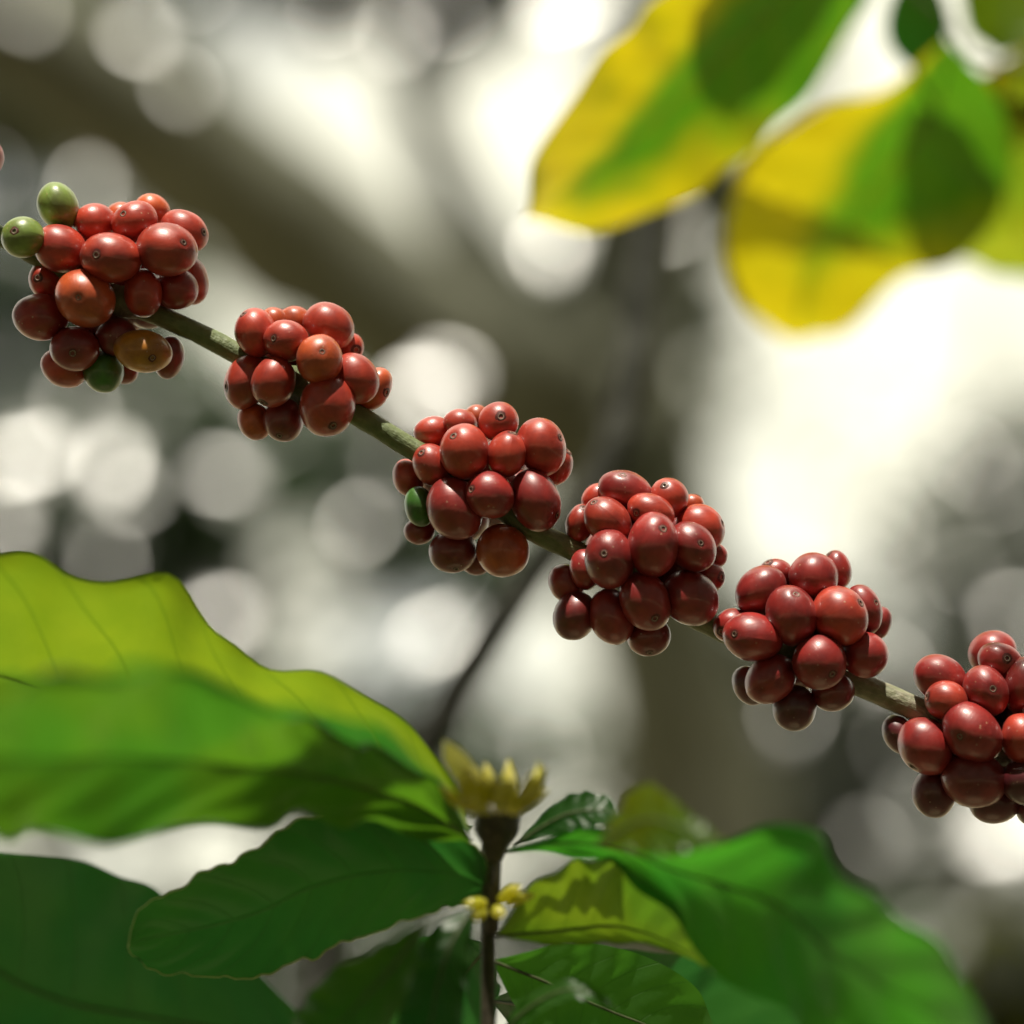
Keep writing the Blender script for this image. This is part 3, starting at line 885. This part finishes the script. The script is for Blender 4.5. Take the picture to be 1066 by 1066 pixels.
# openings between the crowns where the sky stands free, as seen from the clearing
GAPS = [(275, 95, 62), (330, 130, 66), (385, 190, 66), (300, 60, 40), (515, 95, 54), (522, 145, 54), (500, 190, 34), (250, 290, 40), (300, 320, 48), (360, 350, 50), (390, 380, 36),
        (320, 600, 62), (350, 660, 66), (400, 690, 50), (300, 690, 45), (340, 560, 40), (230, 630, 38), (455, 655, 44), (550, 690, 60), (570, 650, 50), (530, 730, 46), (590, 630, 36),
        (30, 470, 44), (115, 495, 40), (250, 500, 40), (110, 570, 34), (10, 545, 34), (40, 15, 34), (145, 40, 36), (190, 95, 34), (410, 36, 36), (592, 0, 36), (568, 262, 44),
        (442, 400, 44), (95, 195, 42), (20, 210, 38), (60, 330, 30), (5, 385, 34), (150, 250, 30), (600, 815, 34), (205, 545, 24), (60, 545, 22), (500, 445, 22), (150, 690, 40), (50, 280, 30),
        (830, 420, 100), (910, 350, 120), (800, 560, 70), (930, 470, 70), (755, 470, 40), (1010, 370, 90), (860, 560, 60), (1060, 320, 70), (745, 380, 26), (790, 300, 40), (1040, 870, 50), (960, 850, 36),
        (930, 650, 34), (1040, 780, 34), (100, 890, 70), (220, 890, 70), (20, 880, 50), (590, 1060, 40), (850, 20, 60), (900, 60, 40), (1000, 40, 60)]


def in_gap(p):
    v = p - CAM
    d = v.dot(F_)
    x = 533 + v.dot(R_) / (K * d / 1066); y = 533 - v.dot(U_) / (K * d / 1066)
    return any((x - a) ** 2 + (y - b) ** 2 < (r * (.72 if r < 50 else .82 if r < 80 else .70)) ** 2 for a, b, r in GAPS)


def foliage(mbx, cx, cy, d, rpx, n, size=0.09, flat=0.8, rnd=random):
    s = K * d / 1066
    for _ in range(n):
        while True:
            u = Vector((rnd.uniform(-1, 1), rnd.uniform(-1, 1), rnd.uniform(-1, 1)))
            if u.length < 1: break
        p = P(cx, cy, d) + (R_ * u.x + U_ * u.y * flat + F_ * u.z) * rpx * s
        if d > 4 and in_gap(p) and rnd.random() < .90: continue
        L = size * rnd.uniform(.6, 1.25); w = L * rnd.uniform(.32, .5)
        # leaves hang with their upper faces outward and up, leaned so that some glint at the camera
        nn = (Vector((-.05, -.80, .60)) + Vector((rnd.gauss(0, .36), rnd.gauss(0, .36), rnd.gauss(0, .36)))).normalized()
        t = Matrix.Rotation(rnd.uniform(0, 6.283), 3, nn) @ nn.orthogonal().normalized()
        q = nn.cross(t)
        b = len(mbx.v)
        mbx.v += [p - t * L / 2, p + q * w / 2 + nn * w * .06, p + t * L / 2 - nn * L * .05, p - q * w / 2 + nn * w * .06]
        mbx.uv += [(0, .5), (.5, 1), (1, .5), (.5, 0)]
        mbx.f += [(b, b + 1, b + 2), (b, b + 2, b + 3)]
        mbx.m += [0, 0]


def glint_leaf(mbx, x, y, d, size, rnd):
    """a leaf added and turned so that its waxy face throws the sun at the camera"""
    p = P(x, y, d)
    nn = ((CAM - p).normalized() + SUN_DIR).normalized()
    nn = (nn + Vector((rnd.gauss(0, .022), rnd.gauss(0, .022), rnd.gauss(0, .022)))).normalized()
    t = Matrix.Rotation(rnd.uniform(0, 6.283), 3, nn) @ nn.orthogonal().normalized()
    q = nn.cross(t)
    L = size; w = size * .5
    b = len(mbx.v)
    mbx.v += [p - t * L / 2, p + q * w / 2 + nn * w * .04, p + t * L / 2, p - q * w / 2 + nn * w * .04]
    mbx.uv += [(0, .5), (.5, 1), (1, .5), (.5, 0)]
    mbx.f += [(b, b + 1, b + 2), (b, b + 2, b + 3)]
    mbx.m += [0, 0]


def tree(name, label, base, trunk, radii, limbs, clumps, mat, size=.09, seed=0, cat='tree', group=None, glint=(), bark=None):
    """trunk: list of pixel+depth points above the ground point base; limbs: [(points, radii)]; clumps: (x, y, d, r, n)"""
    t = empty(name, base)
    tag(t, label, cat, group)
    m = MB()
    tube(m, [base] + [P(*p) for p in trunk], radii, n=60, seg=18, rough=.22, freq=5)
    m.build('trunk', bark or M_BARK, t, origin=base)
    for pts, rr in limbs:
        m = MB()
        tube(m, [P(*p) for p in pts], rr, n=40, seg=14, rough=.22, freq=7)
        m.build('limb', M_BARK, t, origin=P(*pts[0]))
    m = MB()
    r = random.Random(seed)
    for c in clumps:
        foliage(m, *c, size=size, rnd=r)
    for c in glint:
        for _ in range(1):
            glint_leaf(m, c[0] + r.uniform(-7, 7), c[1] + r.uniform(-7, 7), c[2], c[3] * r.uniform(.7, 1.15), r)
    if m.v:
        m.build('crown', mat, t, origin=P(*clumps[0][:3]))
    return t


def on_ground(x, d):
    p = P(x, 533, d)
    return Vector((p.x, p.y, 0))


D = 5.6
tree('shade_tree', 'thick forked shade tree with a heavy limb slanting to the upper left, behind the cherries', on_ground(760, D),
     [(745, 1300, D), (730, 1000, D), (715, 800, D), (680, 600, D), (655, 430, D), (650, 300, D), (690, 150, D), (730, -50, D), (780, -350, D)],
     [.20, .17, .155, .15, .15, .145, .13, .11, .09, .06],
     [([(652, 470, D), (560, 425, D), (470, 365, D - .1), (360, 285, D - .2), (260, 210, D - .3), (165, 135, D - .4), (60, 60, D - .5), (-200, -120, D - .5), (-500, -280, D - .4)], [.17, .16, .145, .135, .13, .12, .10, .07]),
      ([(610, 400, D - .1), (545, 330, D - .1), (500, 265, D), (455, 170, D + .1), (432, 90, D + .1), (445, 10, D + .2), (430, -200, D + .3)], [.10, .085, .06, .045, .04, .035, .03])],
     [(350, 10, D, 55, 200), (455, 40, D, 45, 130), (500, 0, D, 60, 150), (350, -90, D, 130, 330), (520, -100, D, 140, 400), (450, 70, D, 35, 50),
      (90, 0, D - .3, 120, 330), (90, 95, D - .3, 80, 200), (-60, 60, D, 130, 300), (230, -60, D, 100, 280), (215, 70, D, 40, 60), (20, 130, D, 70, 160),
      (680, 330, D + .2, 90, 260), (600, 330, D + .2, 60, 160), (720, 200, D + .2, 80, 240), (590, 440, D, 70, 170), (660, 490, D, 80, 220), (740, 60, D, 130, 350),
      (640, 200, D, 50, 110), (580, 330, D, 50, 110), (930, -250, D, 200, 200), (650, -280, D, 200, 200)], M_FOL, seed=3, size=.11,
     glint=[(x, y, D - 1.1, .075 * k) for x, y, k in [(145, 40, .8), (190, 95, .6), (30, 20, .5), (410, 32, .9), (592, 0, 1.1), (568, 262, .85), (582, 246, .6),
           (95, 195, .6), (620, 130, .6), (700, 230, .6), (470, 20, .7), (335, 20, .7)]])
D = 1.16
tree('sapling', 'thin dark leaning sapling stem behind the third cherry cluster', on_ground(300, D),
     [(330, 1100, D), (400, 880, D), (455, 755, D), (500, 680, D), (555, 597, D), (610, 515, D + .01), (650, 440, D + .03), (668, 300, D + .06), (700, 120, D + .1), (800, -300, D + .15)],
     [.0120, .0115, .0110, .0105, .0100, .0095, .0090, .0085, .0075, .0065, .004],
     [], [(800, -300, D + .15, 130, 25)], M_FOL, size=.06, seed=4, cat='sapling', bark=M_BARK_DARK)
D = 7.0
tree('broadleaf_tree', 'olive broadleaf tree in the left background with grey gaps of sky between its leaves', on_ground(60, D),
     [(55, 1300, D), (50, 900, D), (70, 640, D), (60, 420, D), (40, 200, D), (10, 0, D)], [.12, .10, .09, .07, .05, .03, .02],
     [([(60, 420, D), (150, 400, D), (260, 420, D), (360, 440, D)], [.05, .04, .03, .015])],
     [(-480, 450, D, 260, 900), (-480, 50, D, 260, 900), (-480, 900, D, 260, 900), (100, 480, D, 200, 1500), (60, 300, D, 150, 800), (300, 520, D, 160, 900), (120, 640, D, 180, 1000), (450, 560, D, 140, 500), (400, 400, D, 110, 350), (-150, 450, D, 200, 700),
      (250, 740, D, 200, 900), (480, 760, D, 140, 500), (60, 150, D, 130, 500), (-150, 750, D, 220, 700), (60, 1000, D, 230, 800), (330, 1000, D, 190, 700), (200, 420, D, 70, 250), (560, 590, D, 50, 90)], M_FOL, seed=5, size=.11,
     glint=[(x, y, D - 2.2, .085 * k) for x, y, k in [(30, 470, 1.0), (118, 490, 1.0), (132, 520, .8), (250, 500, 1.1), (236, 488, .7), (110, 572, .8), (12, 545, .9), (442, 398, 1.2), (462, 384, .7),
           (455, 655, 1.0), (230, 635, 1.0), (400, 480, .6), (380, 545, .6)]])
D = 8.5
tree('hazy_tree', 'sparse grey-green tree in the right background, bright sky showing through', on_ground(980, D),
     [(985, 1300, D), (1000, 950, D), (1010, 700, D), (1020, 500, D), (1040, 300, D)], [.10, .09, .07, .05, .03, .02],
     [([(1010, 700, D), (940, 620, D), (880, 560, D)], [.035, .025, .012]), ([(1005, 760, D), (900, 720, D), (820, 700, D)], [.04, .03, .015])],
     [(1480, 500, D, 280, 1000), (1480, 80, D, 280, 800), (1480, 900, D, 280, 1000), (1230, 250, D, 120, 250), (1010, 580, D, 100, 260), (1080, 480, D, 100, 260), (960, 520, D, 70, 70), (900, 470, D, 90, 70), (1000, 690, D, 110, 320), (880, 690, D, 110, 320), (780, 640, D, 70, 170),
      (780, 420, D, 60, 60), (750, 400, D, 50, 70), (860, 380, D, 90, 50), (1000, 420, D, 90, 60), (840, 800, D, 100, 400), (780, 740, D, 100, 350), (930, 770, D, 80, 180), (1150, 650, D, 130, 300),
      (980, 860, D, 100, 230), (1070, 920, D, 70, 120), (900, 910, D, 100, 330), (760, 920, D, 130, 450)], M_FOL2, seed=6, size=.11,
     glint=[(x, y, D - 3.0, .085 * k) for x, y, k in [(755, 380, .9), (742, 455, .9), (760, 310, .8), (960, 850, 1.0), (1040, 875, 1.1), (1000, 600, .8), (960, 595, .7), (900, 872, .8), (850, 655, .7), (800, 790, .6),
           (1035, 505, .7), (1010, 930, 1.0), (930, 700, .7), (870, 720, .6), (1050, 640, .7), (980, 540, .6), (600, 815, 1.0), (640, 780, .6), (730, 700, .6)]])
D = 6.4
tree('understorey_tree', 'low bushy brown-green tree behind the bottom leaves in the middle', on_ground(640, D),
     [(650, 1250, D), (645, 1000, D), (660, 850, D), (670, 760, D)], [.08, .07, .05, .03, .02],
     [], [(690, 780, D, 90, 230), (640, 830, D, 60, 110), (660, 660, D, 50, 90), (560, 800, D, 50, 80), (720, 850, D, 80, 200), (610, 930, D, 80, 130), (480, 830, D, 60, 90), (470, 1000, D, 90, 330), (400, 980, D, 80, 220), (600, 960, D, 70, 120), (700, 1000, D, 150, 400), (900, 1050, D, 140, 400)], M_FOL, seed=7)
D = 2.4
tree('green_bush', 'blurred olive bush in the lower right corner', on_ground(1090, D),
     [(1085, 1300, D), (1075, 1150, D), (1060, 1040, D)], [.02, .018, .014, .01],
     [], [(1060, 1030, D, 80, 220), (1110, 1080, D, 120, 260), (1010, 1080, D, 70, 120)], M_FOL3, size=.06, seed=8, cat='bush')

# branch added above the picture, out of view, to shade the lower left leaves
ub = empty('added_shade_branch', P(200, -500, .9))
tag(ub, 'unseen coffee branch added above the top edge to shade the lower left leaves', 'branch')
for a_ in [(40, 1000, .865, .36, .15, .05, .1), (190, 1040, .87, .37, .14, .05, 3.3), (395, 838, .712, .33, .105, .03, .12)]:
    shade_leaf(ub, *a_)
uc = P(200, 950, .86) + SUN_DIR * .38
mb = MB()
tube(mb, [uc + Vector((-.5, .06, .04)), uc + Vector((-.1, .03, .01)), uc + Vector((.12, 0, -.01)), uc + Vector((.25, -.08, -.03))], [.004, .003, .0025, .0015], n=40, seg=10, rough=.1, freq=200)
mb.build('stem', M_TWIG, ub, origin=uc)

# unseen woodland and canopy added to cut sky light, one opening for the sun
mb = MB()
r = random.Random(21)
HUB = P(533, 620, .75)


def big_leaf(p, L):
    w_ = L * .45
    t = Vector((r.gauss(0, 1), r.gauss(0, 1), r.gauss(-.3, .6))).normalized()
    q = Matrix.Rotation(r.uniform(0, 6.28), 3, t) @ t.orthogonal().normalized()
    nn = t.cross(q)
    b = len(mb.v)
    mb.v += [p - t * L / 2, p + q * w_ / 2 + nn * w_ * .12, p + t * L / 2 - nn * L * .1, p - q * w_ / 2 + nn * w_ * .12]
    mb.uv += [(0, .5), (.5, 1), (1, .5), (.5, 0)]
    mb.f += [(b, b + 1, b + 2), (b, b + 2, b + 3)]
    mb.m += [0, 0]


for k in range(36000):
    az = r.uniform(0, 2 * math.pi)
    el = math.asin(r.uniform(-.15, 1))
    dist = r.uniform(4.0, 6.5)
    dv = Vector((math.sin(az) * math.cos(el), math.cos(az) * math.cos(el), math.sin(el)))
    front = abs(math.atan2(dv.x, dv.y)) < rad(55)
    if front and el < rad(70): continue
    p = CAM + dv * dist
    if p.z < .15: continue
    if p.y > .8 and abs(p.x) < 3 and p.z > 3 and r.random() < .55: continue
    v = p - HUB
    if (v - SUN_DIR * v.dot(SUN_DIR)).length < .62: continue
    big_leaf(p, r.uniform(.25, .45))
wd = mb.build('woodland', M_FOL)
tag(wd, 'dark leafy woodland and canopy added out of view behind the photographer to block sky light', 'woodland', kind='stuff')

# ------------------------------------------------------------------ ground
mb = MB()
n = 40
for i in range(n + 1):
    for j in range(n + 1):
        fx = (i / n * 2 - 1); fy = (j / n * 2 - 1)
        x = math.copysign(abs(fx) ** 2.2, fx) * 600; y = math.copysign(abs(fy) ** 2.2, fy) * 600
        mb.v.append(Vector((x, y, 0.0 + (0.08 * noise.noise(Vector((x * .3, y * .3, 0))) if abs(x) < 60 and abs(y) < 60 else 0) - .08)))
for i in range(n):
    for j in range(n):
        a = i * (n + 1) + j
        mb.f.append((a, a + n + 1, a + n + 2, a + 1)); mb.m.append(0)
g = mb.build('ground', mat_ground())
g['kind'] = 'structure'

# ------------------------------------------------------------------ light
w = bpy.data.worlds.new('World')
SC.world = w
w.use_nodes = True
nt = w.node_tree
nt.nodes.clear()
out = nt.nodes.new('ShaderNodeOutputWorld')
bg = nt.nodes.new('ShaderNodeBackground')
bg.inputs['Strength'].default_value = 0.098
sky = nt.nodes.new('ShaderNodeTexSky')
sky.sky_type = 'NISHITA'
sky.sun_disc = False
sky.sun_elevation = SUN_EL
sky.sun_rotation = SUN_AZ
sky.dust_density = 3.0
sky.air_density = 1.0
tc = nt.nodes.new('ShaderNodeTexCoord')
cl = noise_n(nt, tc.outputs['Generated'], 5.0, 4)
veil = ramp(nt, cl, [(0.38, (0.50, 0.50, 0.50)), (0.5, (1, 1, 1))])       # thin bright cloud over most of the sky
mixn = mixc(nt, veil, sky.outputs[0], (11.0, 10.7, 8.5))
nt.links.new(mixn, bg.inputs['Color'])
nt.links.new(bg.outputs[0], out.inputs[0])

sun = bpy.data.lights.new('sun', 'SUN')
sun.energy = 5.0
sun.angle = rad(0.9)
sun.color = (1.0, 0.93, 0.80)
so = bpy.data.objects.new('sun', sun)
so.rotation_euler = SUN_DIR.to_track_quat('Z', 'Y').to_euler()
so.location = (0, 0, 20)
COL.objects.link(so)

# ------------------------------------------------------------------ camera
cam = bpy.data.cameras.new('camera')
cam.lens = LENS
cam.sensor_width = 36
cam.sensor_fit = 'HORIZONTAL'
cam.clip_start = 0.01
cam.clip_end = 2000
cam.dof.use_dof = True
cam.dof.focus_distance = FOCUS - 0.006
cam.dof.aperture_fstop = 4.0
co = bpy.data.objects.new('camera', cam)
co.location = CAM
co.rotation_euler = (rad(90) + PITCH, 0, 0)
COL.objects.link(co)
SC.camera = co

SC.view_settings.view_transform = 'Standard'
SC.view_settings.look = 'None'
SC.view_settings.exposure = 0.32
SC.view_settings.gamma = 1.0
SC.cycles.use_denoising = True
SC.cycles.max_bounces = 8
SC.cycles.transparent_max_bounces = 8
